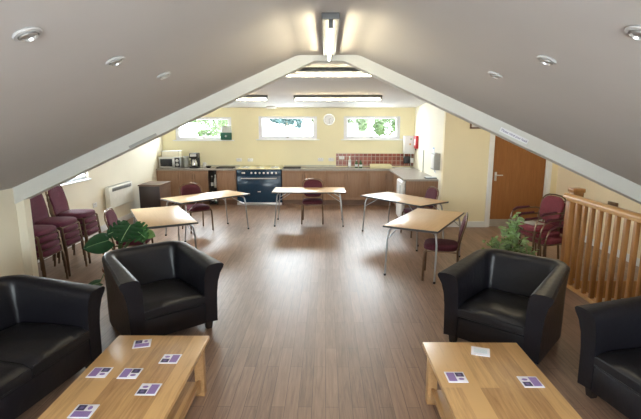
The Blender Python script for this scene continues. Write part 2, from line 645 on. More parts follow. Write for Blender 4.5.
# warning sign on the sloping beam
slope = math.atan(kb)
sx = 2.03
st = thing('beam_strip', 'narrow white strip sign with purple lettering on right slope of the beam', 'sign', (sx, YO - .0005, 2.71 - kb * (sx - .19) + .062))
b = MB(); b.box(-.17, .17, -.003, 0, -.026, .026, .001); bp_ = b.build('panel', 'paper', st); bp_.rotation_euler = (0, slope, 0)
M['purple_dark'] = plain('purple_grey_ink', (0.16, 0.13, 0.30), 0.6)
to = text_obj('lettering', 'Please mind your head', .034, 'purple_dark', (0, -.0035, 0), (R(90), slope, 0), st)
to.rotation_euler = (Matrix.Rotation(slope, 4, 'Y') @ Matrix.Rotation(R(90), 4, 'X')).to_euler()
sx = -2.0
st = thing('beam_strip', 'narrow grey strip along bottom edge of left slope of the beam', 'sign', (sx, YO - .0005, 2.71 - kb * (-.13 - sx) + .02))  # plain thin grey strip on the beam's lower left edge
b = MB(); b.box(-.17, .17, -.003, 0, -.014, .014, .001); bp_ = b.build('panel', 'grey', st); bp_.rotation_euler = (0, -slope, 0)


# ------------------------------------------------------------------ fluorescent lamps
def tube_lamp(loc, rz, label, length=1.5, power=None):
    t = thing('fluorescent_light', label, 'ceiling light', loc, rz, 'fluorescent ceiling lights')
    h = length / 2
    b = MB(); b.box(-h, h, -.060, .060, -.042, 0, .006); b.build('housing', 'lamp_grey', t)
    for s in (-1, 1):
        b = MB(); b.box(s * (h - .015) - .012, s * (h - .015) + .012, -.016, .016, -.098, -.042, .004)
        b.build('lamp_holder', 'lamp_grey', t)
    b = MB(); b.tube([(-h + .025, 0, -.082), (h - .025, 0, -.082)], .0135, 12); b.build('tube', 'tube_light', t)
    return t


def rz_ceil(y):
    return 2.80 - (y - 6.1) * (2.80 - 2.485) / (YK - 6.1)


tube_lamp((.03, 3.95, 2.769), 90, 'lit fluorescent tube running lengthways along the front ridge ceiling', 1.6)
tube_lamp((.03, 6.35, rz_ceil(6.35) - .006), 0, 'lit fluorescent tube across the ceiling just beyond the beam', 1.6)
tube_lamp((.235, 9.4, rz_ceil(9.4) - .006), 0, 'lit fluorescent tube across the rear ceiling, centre of the kitchen end', 1.77)
tube_lamp((-2.06, 9.4, rz_ceil(9.4) - .006), 0, 'lit fluorescent tube on the left of the rear ceiling, partly behind the beam', 1.77)

tube_lamp((3.5, 7.4, rz_ceil(7.4) - .006), 0, 'added fluorescent tube over the stairs and door side, unseen behind the beam')  # extra lamp, hidden from view, added to brighten door side and stair wall

# downlights in the slopes
sl_a = math.atan(.443)
k = 0
side = {-1: 'left', 1: 'right'}
pos = {0: 'nearest the camera', 1: 'middle', 2: 'farthest from the camera'}
dl = None
for s in (-1, 1):
    for i, y in enumerate((1.82, 2.56, 3.31)):
        x = RC + s * 1.165
        lab = 'round white tilting downlight in the %s ceiling slope, %s of three' % (side[s], pos[i])
        if dl is None:
            dl = thing('downlight', lab, 'spotlight', (0, 0, 0), 0, 'recessed downlights')
            b = MB(); b.lathe([(.034, -.001), (.046, -.001), (.050, -.006), (.047, -.011), (.036, -.013), (.033, -.006), (.034, -.001)], n=28); b.build('outer_ring', 'ring_grey', dl)
            b = MB(); b.lathe([(.026, -.004), (.031, -.006), (.031, -.018), (.027, -.02), (.024, -.012)], n=28); r_ = b.build('inner_ring', 'steel', dl)
            b = MB(); b.lathe([(.026, -.002), (.025, -.008), (.012, .0), (.0001, .0)], n=24); b.build('reflector', 'reflector', dl)
            o = dl
        else:
            o = dup(dl, (0, 0, 0), 0, lab)
        o.location = (x, y, prof(x) - .0005)
        o.rotation_euler = (0, s * sl_a, 0)
        o.scale = (1.1, 1.1, 1.1)

# small emergency light on the rear ceiling
b = MB(); b.box(-.13, .13, -.05, .05, -.05, 0, .012)
t = thing('emergency_light', 'small white emergency fitting on the ceiling above the left windows', 'emergency light', (-1.38, 11.75, rz_ceil(11.75) - .004))
b.build('body', 'whiteplastic', t)
for q in (-1, 0, 1):
    b = MB(); b.lathe([(.02, -.062), (.022, -.05), (.0001, -.05)], q * .07, 0, 12); b.build('lens', 'steel', t)


# ------------------------------------------------------------------ banister
t = thing('stair_banister', 'varnished pine banister with square balusters guarding the stairwell', 'banister', (3.12, 0, 0))
y = 5.62
b = MB(); b.prism([(-.045, 1.125), (.045, 1.125), (.045, 1.14), (.038, 1.165), (.02, 1.178), (-.02, 1.178), (-.038, 1.165), (-.045, 1.14)], 1.2, 5.87, 'Y'); b.build('handrail', 'pine_rail', t)
b = MB(); b.box(-.03, .03, 1.25, 5.80, 1.095, 1.124, .004); b.build('under_rail', 'pine_rail', t)
b = MB(); b.box(-.04, .06, 1.25, 5.80, 0, .045, .006); b.build('base_rail', 'pine_rail', t)
yb = 5.573
first = None
while yb > 2.4:
    if first is None:
        b = MB(); b.box(-.023, .023, -.023, .023, .045, 1.096, .003); first = b.build('baluster', 'pine', t)
        first.location = (0, yb, 0)
    else:
        c = first.copy(); col.objects.link(c); c.parent = t; c.location = (0, yb, 0)
    yb -= .155
b = MB(); b.box(-.045, .045, 5.69, 5.79, 0, 1.095, .006); b.build('end_post', 'pine', t)
t = thing('newel_post', 'thick square pine newel post at the head of the stairs', 'post', (3.31, 5.99, 0))
b = MB(); b.box(-.065, .065, -.065, .065, 0, 1.17, .004); b.build('post', 'pine', t)
b = MB(); b.box(-.08, .08, -.08, .08, 1.17, 1.225, .012); b.build('cap', 'pine', t)
t = thing('wall_box', 'small grey-brown box on the right wall behind the banister', 'wall box', (XR, 7.2, .80))
b = MB(); b.box(-.05, 0, -.10, .10, -.035, .035, .008); b.build('body', 'bronze', t)

# ------------------------------------------------------------------ kitchen
YF = 11.60      # front of the base units
WT = .935


def cab_door(p, x0, x1, z0, z1, hside=1):
    b = MB(); b.box(x0 + .002, x1 - .002, YF - .02, YF, z0, z1, .003); d = b.build('door', 'cabinet', p)
    b = MB()
    fr = .055
    b.box(x0 + .002, x1 - .002, YF - .028, YF - .02, z0, z0 + fr, .002); b.box(x0 + .002, x1 - .002, YF - .028, YF - .02, z1 - fr, z1, .002)
    b.box(x0 + .002, x0 + fr, YF - .028, YF - .02, z0 + fr, z1 - fr, .002); b.box(x1 - fr, x1 - .002, YF - .028, YF - .02, z0 + fr, z1 - fr, .002)
    b.build('door_frame', 'cabinet', d)
    hx = x1 - .03 if hside > 0 else x0 + .03
    b = MB(); b.tube([(hx, YF - .028, z1 - .09), (hx, YF - .05, z1 - .10), (hx, YF - .05, z1 - .21), (hx, YF - .028, z1 - .22)], .006, 8)
    b.build('handle', 'bronze', d)


def base_unit(x0, x1, label, nd=2):
    t = thing('base_cabinet', label, 'kitchen cabinet', (0, 0, 0), 0, 'kitchen base cabinets')
    b = MB(); b.box(x0 + .001, x1 - .001, YF, YK - .03, .13, WT - .045); b.build('carcass', 'cabinet', t)
    b = MB(); b.box(x0 + .001, x1 - .001, YF + .05, YF + .07, 0, .129); b.build('plinth', 'plinth', t)
    wdt = (x1 - x0) / nd
    for i in range(nd):
        cab_door(t, x0 + i * wdt, x0 + (i + 1) * wdt, .14, WT - .05, 1 if i % 2 == 0 else -1)
    return t


base_unit(-4.34, -3.75, 'wood-effect base cabinet in the left corner, under the microwave', 1)
base_unit(-3.75, -3.02, 'wood-effect double base cabinet under the coffee maker', 2)
base_unit(-2.80, -2.30, 'single-door base cabinet between open niche and range cooker', 1)
base_unit(-1.12, -.02, 'double base cabinet immediately right of the range cooker', 2)
base_unit(-.02, 1.06, 'double base cabinet behind the centre table, under the dish bottles', 2)
base_unit(1.06, 1.56, 'single base cabinet beside the white appliance, under the drying rack', 1)
base_unit(1.56, 2.325, 'corner base cabinet behind the return counter', 1)
# open niche
t = thing('open_niche', 'narrow open wooden niche between the left base cabinets', 'shelf unit', (0, 0, 0))
b = MB()
b.box(-3.018, -3.0, YF, YK - .03, 0, WT - .045); b.box(-2.82, -2.802, YF, YK - .03, 0, WT - .045)
b.box(-3.0, -2.82, YK - .06, YK - .04, 0, WT - .045); b.box(-3.0, -2.82, YF, YK - .06, .02, .04)
b.build('carcass', 'darkbrown', t)
b = MB(); b.box(-3.0, -2.82, YF + .02, YK - .06, .42, .44); b.build('shelf', 'darkbrown', t)
bottle_proto = None


def bottle(loc, label, mat, cap, h=.26, r=.035, group=None, parent=None):
    t = thing('bottle', label, 'bottle', loc, 0, group)
    b = MB(); b.lathe([(r * .9, 0), (r, .01), (r, h * .55), (r * .8, h * .68), (r * .38, h * .78), (r * .36, h * .9)], n=16); b.build('body', mat, t)
    b = MB(); b.lathe([(r * .45, h * .9), (r * .45, h), (r * .3, h + .004)], n=12); b.build('cap', cap, t)
    b = MB(); b.lathe([(r * 1.01, h * .15), (r * 1.02, h * .16), (r * 1.02, h * .45), (r * 1.01, h * .46)], n=16); b.build('paper_label', 'paper', t)
    return t


for x, z, h, m_ in ((-2.95, .041, .3, 'black'), (-2.86, .041, .28, 'green_sign'), (-2.95, .441, .3, 'black'), (-2.865, .441, .33, 'whiteplastic')):
    bottle((x, YF + .1, z), {(-2.95, .041): 'dark bottle on floor level of open niche, left', (-2.86, .041): 'green bottle on floor level of open niche, right', (-2.95, .441): 'black bottle on the upper niche shelf', (-2.865, .441): 'white bottle on the upper niche shelf'}[(x, z)], m_, 'whiteplastic', h, .036, 'bottles in the open niche')

# worktops
b = MB()
b.box(XL + .002, -2.302, YF - .03, YK - .001, WT - .04, WT, .006)
tag(b.build('worktop', 'worktop'), 'grey kitchen worktop left of the range cooker', 'worktop')
b = MB()
b.prism([(-1.12, YF - .03), (1.62, YF - .03), (1.62, 9.38), (XK - .002, 9.38), (XK - .002, YK - .013), (-1.12, YK - .013)], WT - .04, WT, 'Z', .004)
tag(b.build('worktop', 'worktop'), 'grey L-shaped worktop right of the cooker, running out to the return', 'worktop')
b = MB(); b.box(XL + .002, -2.302, YK - .02, YK, WT + .001, WT + .05); struct('trim_upstand_left', b, 'worktop_edge')
b = MB(); b.box(-1.12, .265, YK - .02, YK, WT + .001, WT + .05); struct('trim_upstand_right', b, 'worktop_edge')
# return counter: end panel and white appliance
t = thing('counter_return', 'wood-effect end panels carrying the return counter near the side wall', 'kitchen cabinet', (0, 0, 0))
b = MB(); b.box(1.66, XK - .003, 9.40, 9.42, 0, WT - .042); b.build('end_panel', 'cabinet', t)
b = MB(); b.box(1.66, 2.325, 10.10, 10.12, 0, WT - .042); b.box(2.305, 2.325, 10.12, 11.5, 0, WT - .042); b.build('divider', 'cabinet', t)
b = MB(); b.box(1.68, 2.30, 10.13, 11.30, .13, WT - .045); b.build('carcass', 'cabinet', t)
t = thing('fridge', 'white undercounter fridge with rounded top below the return counter', 'fridge', (0, 0, 0))
b = MB(); b.box(1.66, 2.28, 9.44, 10.06, .02, .875, .01); b.build('body', 'whiteplastic', t)
b = MB(); b.box(1.57, 1.655, 9.43, 10.07, .06, .88, .035, 4); d = b.build('door', 'whiteplastic', t)
b = MB(); b.box(1.555, 1.569, 9.50, 9.53, .5, .8, .004); b.build('handle', 'grey', d)
b = MB(); b.box(1.68, 2.26, 9.46, 10.04, 0, .02); b.build('foot', 'black', t)

# range cooker
t = thing('range_cooker', 'wide navy blue range cooker with chrome handle in the kitchen run', 'cooker', (-1.71, YF - .05, 0))
W2 = .575
b = MB(); b.box(-W2, W2, .03, .58, .05, .925, .006); b.build('body', 'navy', t)
b = MB(); b.box(-W2, W2, .0, .03, .76, .90, .006); cp = b.build('control_panel', 'navy', t)
for i in range(7):
    x = -.19 + i * .105
    b = MB(); b.lathe([(.026, 0), (.026, .006), (.018, .01), (.017, .03), (.0001, .032)], n=16, mat=Matrix.Translation((x, 0, .835)) @ Matrix.Rotation(R(90), 4, 'X')); b.build('knob', 'steel', cp)
b = MB(); b.box(-.44, -.35, -.004, 0, .815, .855, .002); b.build('display', 'steel', cp)
b = MB(); b.box(-W2 + .01, W2 - .01, -.005, .03, .14, .75, .008); od = b.build('oven_door', 'navy', t)
b = MB(); b.box(-.4, .4, -.008, -.004, .28, .62, .002); b.build('window', 'navy', od)
b = MB(); b.tube([(-.44, -.005, .70), (-.44, -.045, .70), (.44, -.045, .70), (.44, -.005, .70)], .013, 10); b.build('handle', 'steel', od)
b = MB(); b.box(-.04, .04, -.012, -.0085, .345, .365, .001); b.build('badge', 'steel', od)
b = MB(); b.box(-W2, W2, .0, .03, .0, .07, .004); b.build('bottom_trim', 'steel', t)
b = MB(); b.box(-W2, W2, .0, .58, .926, .945, .004); b.build('hob', 'creamplastic', t)
b = MB(); b.box(-W2, W2, .56, .59, .946, 1.0, .004); b.build('rear_guard', 'creamplastic', t)
for gx, gy in ((-.38, .17), (-.38, .42), (0, .3), (.38, .17), (.38, .42)):
    b = MB()
    for a in (0, 90):
        b.box(-.1, .1, -.008, .008, .946, .965, .002, mat=Matrix.Translation((gx, gy, 0)) @ Matrix.Rotation(R(a), 4, 'Z'))
    b.build('pan_support', 'steel', t)

# worktop items
t = thing('microwave', 'silver microwave with dark door and two dials, left end of worktop', 'microwave', (-4.03, 11.88, WT))
b = MB(); b.box(-.28, .28, -.18, .2, .01, .29, .01); b.build('body', 'steel', t)
b = MB(); b.box(-.26, .12, -.192, -.181, .03, .27, .006); d = b.build('door', 'steel', t)
b = MB(); b.box(-.235, .075, -.196, -.1925, .055, .245, .003); b.build('window', 'darkglass', d)
b = MB(); b.tube([(.1, -.192, .06), (.1, -.215, .07), (.1, -.215, .23), (.1, -.192, .24)], .008, 8); b.build('handle', 'steel', d)
b = MB(); b.box(.135, .27, -.19, -.181, .03, .27, .004); cp = b.build('control_panel', 'black', t)
for z in (.095, .2):
    b = MB(); b.lathe([(.04, 0), (.038, .015), (.03, .02), (.0001, .022)], n=18, mat=Matrix.Translation((.2, -.19, z)) @ Matrix.Rotation(R(90), 4, 'X')); b.build('dial', 'steel', cp)
b = MB()
for x in (-.22, .22):
    for y in (-.12, .14):
        b.box(x - .015, x + .015, y - .015, y + .015, 0, .01)
b.build('feet', 'black', t)
t = thing('storage_box', 'cream box standing on top of the microwave', 'box', (-4.03, 11.93, WT + .29))
b = MB(); b.box(-.23, .23, -.12, .12, 0, .13, .006); b.build('body', 'cream', t)
b = MB(); b.box(-.24, .24, -.13, .13, .131, .155, .005); b.build('lid', 'paper', t)
t = thing('coffee_maker', 'black filter coffee maker with glass jug beside the microwave', 'coffee maker', (-3.42, 11.85, WT))
b = MB(); b.box(-.11, .11, -.12, .12, 0, .04, .008); b.box(-.11, .11, .04, .12, .04, .37, .008); b.box(-.11, .11, -.12, .12, .26, .39, .012); b.build('body', 'black', t)
b = MB(); b.lathe([(.05, .042), (.075, .06), (.078, .12), (.06, .19), (.05, .21), (.055, .23)], 0, -.04, 20); jg = b.build('jug', 'reflector', t)
b = MB(); b.tube([(-.06, -.06, .2), (-.11, -.1, .19), (-.11, -.1, .1), (-.07, -.06, .08)], .009, 8); b.build('handle', 'black', jg)
b = MB(); b.box(-.08, .08, -.124, -.119, .3, .36, .003); b.build('control_panel', 'steel', t)
t = thing('tea_caddy', 'pale green tin between the microwave and the coffee maker', 'tin', (-3.66, 11.92, WT))
b = MB(); b.box(-.055, .055, -.06, .06, 0, .27, .012); b.build('body', 'grey', t)
b = MB(); b.box(-.057, .057, -.062, .062, .271, .30, .008); b.build('lid', 'steel', t)
t = thing('mug', 'white mug on worktop just right of the coffee maker', 'mug', (-3.18, 11.9, WT))
b = MB(); b.lathe([(.035, 0), (.042, .01), (.042, .14), (.038, .14), (.036, .02)], n=18); b.build('body', 'whiteplastic', t)
b = MB(); b.tube([(.04, 0, .11), (.07, 0, .105), (.07, 0, .05), (.04, 0, .04)], .006, 8); b.build('handle', 'whiteplastic', t)
t = thing('bowl', 'small dark bowl on the worktop left of the flat black tray', 'bowl', (-3.05, 11.8, WT))
b = MB(); b.lathe([(.03, 0), (.05, .01), (.08, .05), (.076, .052), (.04, .015)], n=20); b.build('body', 'black', t)
for x, lab in ((-2.60, 'flat black tray on worktop left of the range cooker'), (-.87, 'flat black tray on worktop right of the range cooker')):
    t = thing('tray', lab, 'tray', (x, 11.8, WT), 0, 'black trays beside the cooker')
    b = MB(); b.box(-.22, .22, -.14, .14, 0, .02, .006); b.build('base', 'black', t)
    b = MB()
    for s in (-1, 1):
        b.box(-.22, .22, s * .135 - .006, s * .135 + .006, .0201, .032, .002); b.box(s * .214 - .006, s * .214 + .006, -.128, .128, .0201, .032, .002)
    b.build('rim', 'black', t)
bottle((.62, 11.95, WT), 'tall clear soap bottle with white top before the tiles', 'steel', 'whiteplastic', .30, .04)
bottle((.80, 11.95, WT), 'green washing-up bottle before the tiles, left of a pair', 'leaf2', 'whiteplastic', .2, .04, 'green bottles at the sink')
bottle((.91, 11.93, WT), 'green washing-up bottle before the tiles, right of a pair', 'leaf2', 'green_sign', .19, .042, 'green bottles at the sink')
t = thing('dish_rack', 'cream plastic dish rack on the worktop before the red tiles', 'dish rack', (1.42, 11.86, WT))
b = MB(); b.box(-.27, .27, -.15, .15, 0, .025, .008)
b.build('tray', 'creamplastic', t)
b = MB()
for s in (-1, 1):
    b.box(-.27, .27, s * .145 - .006, s * .145 + .006, .026, .10, .003); b.box(s * .265 - .006, s * .265 + .006, -.138, .138, .026, .10, .003)
b.build('rim', 'creamplastic', t)
b = MB()
for i in range(12):
    x = -.23 + i * .042
    b.tube([(x, -.12, .026), (x, -.05, .09), (x, .05, .09), (x, .12, .026)], .003, 6)
b.build('plate_divider', 'creamplastic', t)
t = thing('chopping_board', 'white board lying on the worktop right of the dish rack', 'board', (1.98, 11.75, WT))
b = MB(); b.box(-.2, .2, -.13, .13, 0, .018, .006); b.build('board', 'whiteplastic', t)
t = thing('paper_stack', 'dark notebook lying on the return counter by the side wall', 'notebook', (2.22, 9.62, WT))
b = MB(); b.box(-.13, .13, -.09, .09, 0, .015, .003); b.build('cover', 'navy', t)
b = MB(); b.box(-.11, .12, -.08, .08, .0151, .024, .002); b.build('pages', 'paper', t)

# boiler and wall items
t = thing('water_heater', 'white wall-hung water heater with coloured marks in the kitchen corner', 'water heater', (2.18, YK, 1.28))
b = MB(); b.box(-.15, .13, -.26, 0, .02, .48, .015); b.build('case', 'whiteplastic', t)
b = MB(); b.lathe([(.02, 0), (.02, .012), (.0001, .013)], n=14, mat=Matrix.Translation((.0, -.26, .27)) @ Matrix.Rotation(R(90), 4, 'X')); b.build('orange_magnet', plain('orange_magnet_mat', (.75, .42, .05), .5), t)
b = MB(); b.lathe([(.02, 0), (.02, .012), (.0001, .013)], n=14, mat=Matrix.Translation((.02, -.26, .4)) @ Matrix.Rotation(R(90), 4, 'X')); b.build('green_magnet', plain('green_magnet_mat', (.2, .35, .12), .5), t)
b = MB(); b.tube([(-.12, -.1, .02), (-.12, -.1, -.06), (-.14, -.14, -.09)], .012, 8); b.tube([(.06, -.1, .02), (.06, -.1, -.26), (.06, -.14, -.3)], .014, 8); b.build('pipe', 'steel', t)
t = thing('tissue_roll', 'dark bottle brush and roll holder hanging below the water heater', 'roll holder', (2.13, YK - .014, 1.06))
b = MB(); b.box(-.07, .12, -.09, 0, -.02, .16, .01); b.build('holder', 'black', t)
b = MB(); b.lathe([(.04, 0), (.045, .005), (.045, .12), (.02, .125)], .13, -.13, 16); b.build('roll', 'paper', t)
t = thing('fire_blanket', 'red fire blanket case on the kitchen side wall', 'fire blanket', (XK, 11.72, 1.45))
b = MB(); b.box(-.07, 0, -.12, .12, 0, .32, .012); b.build('case', 'red', t)
b = MB(); b.box(-.075, -.071, -.08, .08, .08, .24, .001); b.build('paper_label', 'paper', t)
for y in (-.05, .05):
    b = MB(); b.box(-.05, -.035, y - .01, y + .01, -.05, 0, .002); b.build('pull_tape', 'black', t)


def wallitem(name, label, cat, y, z, w_, h_, d_, mat, extra=None):
    t = thing(name, label, cat, (XK, y, z))
    b = MB(); b.box(-d_, 0, -w_ / 2, w_ / 2, 0, h_, min(.006, d_ * .3)); b.build('body', mat, t)
    if extra:
        extra(t)
    return t


M['blue_paper'] = plain('pale_blue_paper', (0.35, 0.50, 0.72), 0.7)
wallitem('notice', 'pale blue notice on the white side wall, left of the dispenser', 'notice', 9.95, 1.28, .16, .28, .004, 'blue_paper', lambda t: MB().box(-.007, -.0045, -.07, .07, .17, .25, .001).build('printed_panel', 'paper', t))
wallitem('paper_towel_dispenser', 'pale grey paper towel dispenser on the side wall over the counter', 'dispenser', 9.48, 1.13, .32, .34, .12, 'grey', lambda t: MB().box(-.128, -.1205, -.12, .12, .03, .31, .004).build('front_cover', 'whiteplastic', t))
wallitem('wall_switch', 'white double socket low on the side wall above the counter', 'socket', 9.72, 1.04, .14, .09, .012, 'whiteplastic', lambda t: MB().box(-.016, -.0125, -.03, .03, .02, .07, .001).build('rocker', 'grey', t))
wallitem('broom_handle', 'thin dark handle leaning on the kitchen side wall', 'handle', 10.9, .936, .02, .52, .02, 'grey')

t = thing('wall_clock', 'round white wall clock between the middle and right windows', 'clock', (.08, YK, 2.18))
b = MB(); b.lathe([(.15, 0), (.15, .02), (.14, .035), (.132, .035), (.130, .02), (.0001, .02)], n=40, mat=Matrix.Rotation(R(90), 4, 'X')); b.build('case', 'steel', t)
b = MB(); b.lathe([(.129, .0205), (.129, .022), (.0001, .022)], n=40, mat=Matrix.Rotation(R(90), 4, 'X')); fc_ = b.build('face', 'paper', t)
b = MB()
for i in range(12):
    a = 2 * PI * i / 12
    b.box(-.005, .005, -.0235, -.0222, .098, .118, mat=Matrix.Rotation(a, 4, 'Y'))
b.build('hour_marks', 'grey', fc_)
for nm, a, l in (('hour_hand', 55, .065), ('minute_hand', 170, .1)):
    b = MB(); b.box(-.004, .004, -.027, -.0245, -.01, l, mat=Matrix.Rotation(R(a), 4, 'Y')); b.build(nm, 'grey', t)

n_ = 0
for x, y, z, lab in ((-2.32, YK, 1.12, 'white double socket left of centre above the range cooker'), (-2.02, YK, 1.12, 'white double socket right of another above the range cooker'),
                     (-.14, YK, 1.13, 'white double socket on yellow wall between the cooker and the tiles'), (.14, YK, 1.13, 'white double socket just left of the red tiles'), (.42, YK - .013, 1.18, 'white double socket set in the red tiles')):
    t = thing('socket', lab, 'socket', (x, y, z), 0, 'wall sockets above the worktop')
    b = MB(); b.box(-.072, .072, -.01, 0, -.043, .043, .003); b.build('plate', 'whiteplastic', t)
    for s in (-1, 1):
        b = MB(); b.box(s * .02 - .007, s * .02 + .007, -.014, -.0105, .01, .03, .001); b.build('switch', 'grey', t)
t = thing('socket', 'white double socket on left wall beside the heater', 'socket', (XL, 8.38, .56), 90, 'wall sockets above the worktop')
t['group'] = 'wall sockets'
b = MB(); b.box(-.072, .072, -.012, 0, -.043, .043, .003); b.build('plate', 'whiteplastic', t)
for s in (-1, 1):
    b = MB(); b.box(s * .02 - .007, s * .02 + .007, -.016, -.0125, .01, .03, .001); b.build('switch', 'grey', t)

# green boxes on the left window sill
t = thing('first_aid_box', 'dark green first aid box on the left window sill', 'box', (-2.63, YK - .06, 1.651))
b = MB(); b.box(-.14, .14, -.05, .045, 0, .19, .01); b.build('case', 'green_sign', t)
b = MB(); b.box(-.008, .008, -.054, -.051, .07, .13); b.box(-.03, -.0081, -.054, -.051, .092, .108); b.box(.0081, .03, -.054, -.051, .092, .108); b.build('cross_mark', 'paper', t)
t = thing('clear_box', 'clear plastic tub standing on the dark green box', 'box', (-2.62, YK - .06, 1.8415))
b = MB(); b.box(-.12, .12, -.045, .04, 0, .15, .008); b.build('tub', plain('cloudy_plastic', (.62, .66, .66), .3), t)
b = MB(); b.box(-.125, .125, -.05, .045, .151, .165, .004); b.build('lid', 'grey', t)

# picture on the door side wall
t = thing('picture_frame', 'small dark framed picture on the yellow wall, cut by the beam', 'picture', (2.94, YD, 1.97))
b = MB()
for (a0, a1, c0, c1) in ((-.13, .13, 0, .03), (-.13, .13, .3, .33), (-.13, -.10, .03, .3), (.10, .13, .03, .3)):
    b.box(a0, a1, -.02, 0, c0, c1, .003)
b.build('frame', 'plinth', t)
b = MB(); b.box(-.1, .1, -.01, 0, .03, .3); b.build('print', 'paper', t)

# heater and low cabinet
t = thing('convector_heater', 'white wall-mounted convector heater on the left wall', 'heater', (XL, 9.27, .41))
b = MB(); b.box(.03, .13, -.53, .53, 0, .43, .018, 3); b.build('case', plain('cream_heater_enamel', (.78, .77, .70), .4), t)
b = MB(); b.box(.131, .134, -.42, .47, .33, .40, .001); gr = b.build('grille', 'grey', t)
for i in range(4):
    b = MB(); b.box(.1342, .138, -.40, .45, .338 + i * .016, .342 + i * .016); b.build('louvre', 'black', gr)
b = MB(); b.box(.0, .03, -.4, -.3, .05, .38); b.box(0, .03, .3, .4, .05, .38); b.build('bracket', 'grey', t)
b = MB(); b.box(.04, .12, -.5, .5, .431, .436); b.build('top_vent', 'grey', t)
t = thing('low_cabinet', 'low wooden cabinet with dark front by the left kitchen corner', 'cabinet', (-3.87, 10.19, 0))
b = MB(); b.box(-.23, .23, -.34, .36, .02, .72, .004); b.build('body', 'brown_wood', t)
b = MB(); b.box(-.245, .245, -.37, .37, .721, .75, .005); b.build('top', 'brown_wood', t)
b = MB(); b.box(-.225, .225, -.358, -.341, .03, .71, .003); d = b.build('front_panel', 'darkbrown', t)
b = MB(); b.box(-.21, .21, -.32, .34, 0, .02); b.build('plinth', 'plinth', t)

# ------------------------------------------------------------------ folding tables


def folding_table(loc, rz, label, proto=None):
    if proto:
        return dup(proto, loc, rz, label)
    t = thing('folding_table', label, 'table', loc, rz, 'rectangular beech-topped tables set in a U')
    b = MB(); b.box(-.742, .742, -.367, .367, .690, .7125, .002); b.build('tabletop', 'beech', t)
    b = MB()
    b.box(-.75, .75, -.375, -.3675, .686, .7115, .003); b.box(-.75, .75, .3675, .375, .686, .7115, .003)
    b.box(-.75, -.7425, -.3670, .3670, .686, .7115, .003); b.box(.7425, .75, -.3670, .3670, .686, .7115, .003)
    b.build('edging', 'table_edge', t)
    for sx in (-1, 1):
        for sy in (-1, 1):
            b = MB()
            b.tube([(sx * .62, sy * .27, .665), (sx * .63, sy * .30, .655), (sx * .64, sy * .325, .62), (sx * .655, sy * .34, .5), (sx * .70, sy * .345, .012)], .0135, 10)
            lg = b.build('leg', 'chrome', t)
            b = MB(); b.lathe([(.017, 0), (.018, .025), (.014, .028)], sx * .701, sy * .345, 12); b.build('foot_cap', 'black', lg)
        b = MB(); b.tube([(sx * .62, -.27, .665), (sx * .62, .27, .665)], .0135, 10)
        b.tube([(sx * .62, .0, .665), (sx * .62, .0, .689)], .012, 8)
        b.build('crossbar', 'chrome', t)
        for sy in (-1, 1):
            b = MB(); b.tube([(sx * .655, sy * .338, .5), (sx * .36, sy * .25, .683)], .007, 8); b.build('brace', 'chrome', t)
    b = MB(); b.box(-.66, .66, -.03, .03, .672, .6895, .004); b.box(-.66, .66, -.29, -.27, .6795, .6895); b.box(-.66, .66, .27, .29, .6795, .6895); b.build('under_frame', 'table_edge', t)
    return t


T0 = folding_table((-.345, 9.42, 0), 0, 'folding table at the centre, square on to the kitchen and cooker')
folding_table((-2.27, 8.55, 0), 47.5, 'folding table at left angled towards the kitchen, chair behind it', T0)
folding_table((-2.46, 6.67, 0), 118, 'folding table nearest the left wall heater, behind the left armchair', T0)
folding_table((1.42, 8.33, 0), -52.5, 'folding table at right rear beside the return counter', T0)
folding_table((1.46, 6.48, 0), 61, 'folding table nearest at right, in front of the yellow wall', T0)

# ------------------------------------------------------------------ stacking chairs


def back_panel(b, w0, w1, z0, z1, y0, y1, th, lean_pts=10):
    """upholstered back: rounded arch outline, pillow thickness; leans from y0 at z0 to y1 at z1"""
    n = 28
    outl = []
    h = z1 - z0
    for i in range(n):
        a = 2 * PI * i / n
        ca, sa = math.cos(a), math.sin(a)
        ex = 0.5 if sa < 0 else 0.62
        px = (abs(ca) ** ex) * (1 if ca >= 0 else -1)
        pz = (abs(sa) ** (0.45 if sa < 0 else 0.75)) * (1 if sa >= 0 else -1)
        t_ = (pz + 1) / 2
        wd = w0 + (w1 - w0) * t_
        outl.append((px * wd, z0 + t_ * h))
    cz = (z0 + z1) / 2
    rings = []
    for (f, d) in ((.0, -th * .55), (.45, -th * .54), (.8, -th * .48), (.95, -th * .3), (1.0, 0), (.95, th * .3), (.8, th * .42), (.0, th * .45)):
        rg = []
        for (x, z) in outl:
            X = x * max(f, .001)
            Z_ = cz + (z - cz) * max(f, .001)
            t_ = (Z_ - z0) / h
            Y_ = y0 + (y1 - y0) * t_ + d + .03 * (X / .2) ** 2 * -.6
            rg.append((X, Y_, Z_))
        rings.append(rg)
    b.loft(rings)


def seat_pad(b, w_, d_, z, th, yc=0):
    n = 28
    outl = []
    for i in range(n):
        a = 2 * PI * i / n
        ca, sa = math.cos(a), math.sin(a)
        outl.append(((abs(ca) ** .5) * (1 if ca >= 0 else -1) * w_ * (1 - .06 * (sa + 0)), yc + (abs(sa) ** .55) * (1 if sa >= 0 else -1) * d_))
    rings = []
    for f, dz in ((.001, -th * .5), (.9, -th * .5), (.98, -th * .35), (1, 0), (.97, th * .3), (.88, th * .48), (.5, th * .62), (.001, th * .66)):
        rings.append([(x * f, yc + (y - yc) * f, z + dz) for x, y in outl])
    b.loft(rings)


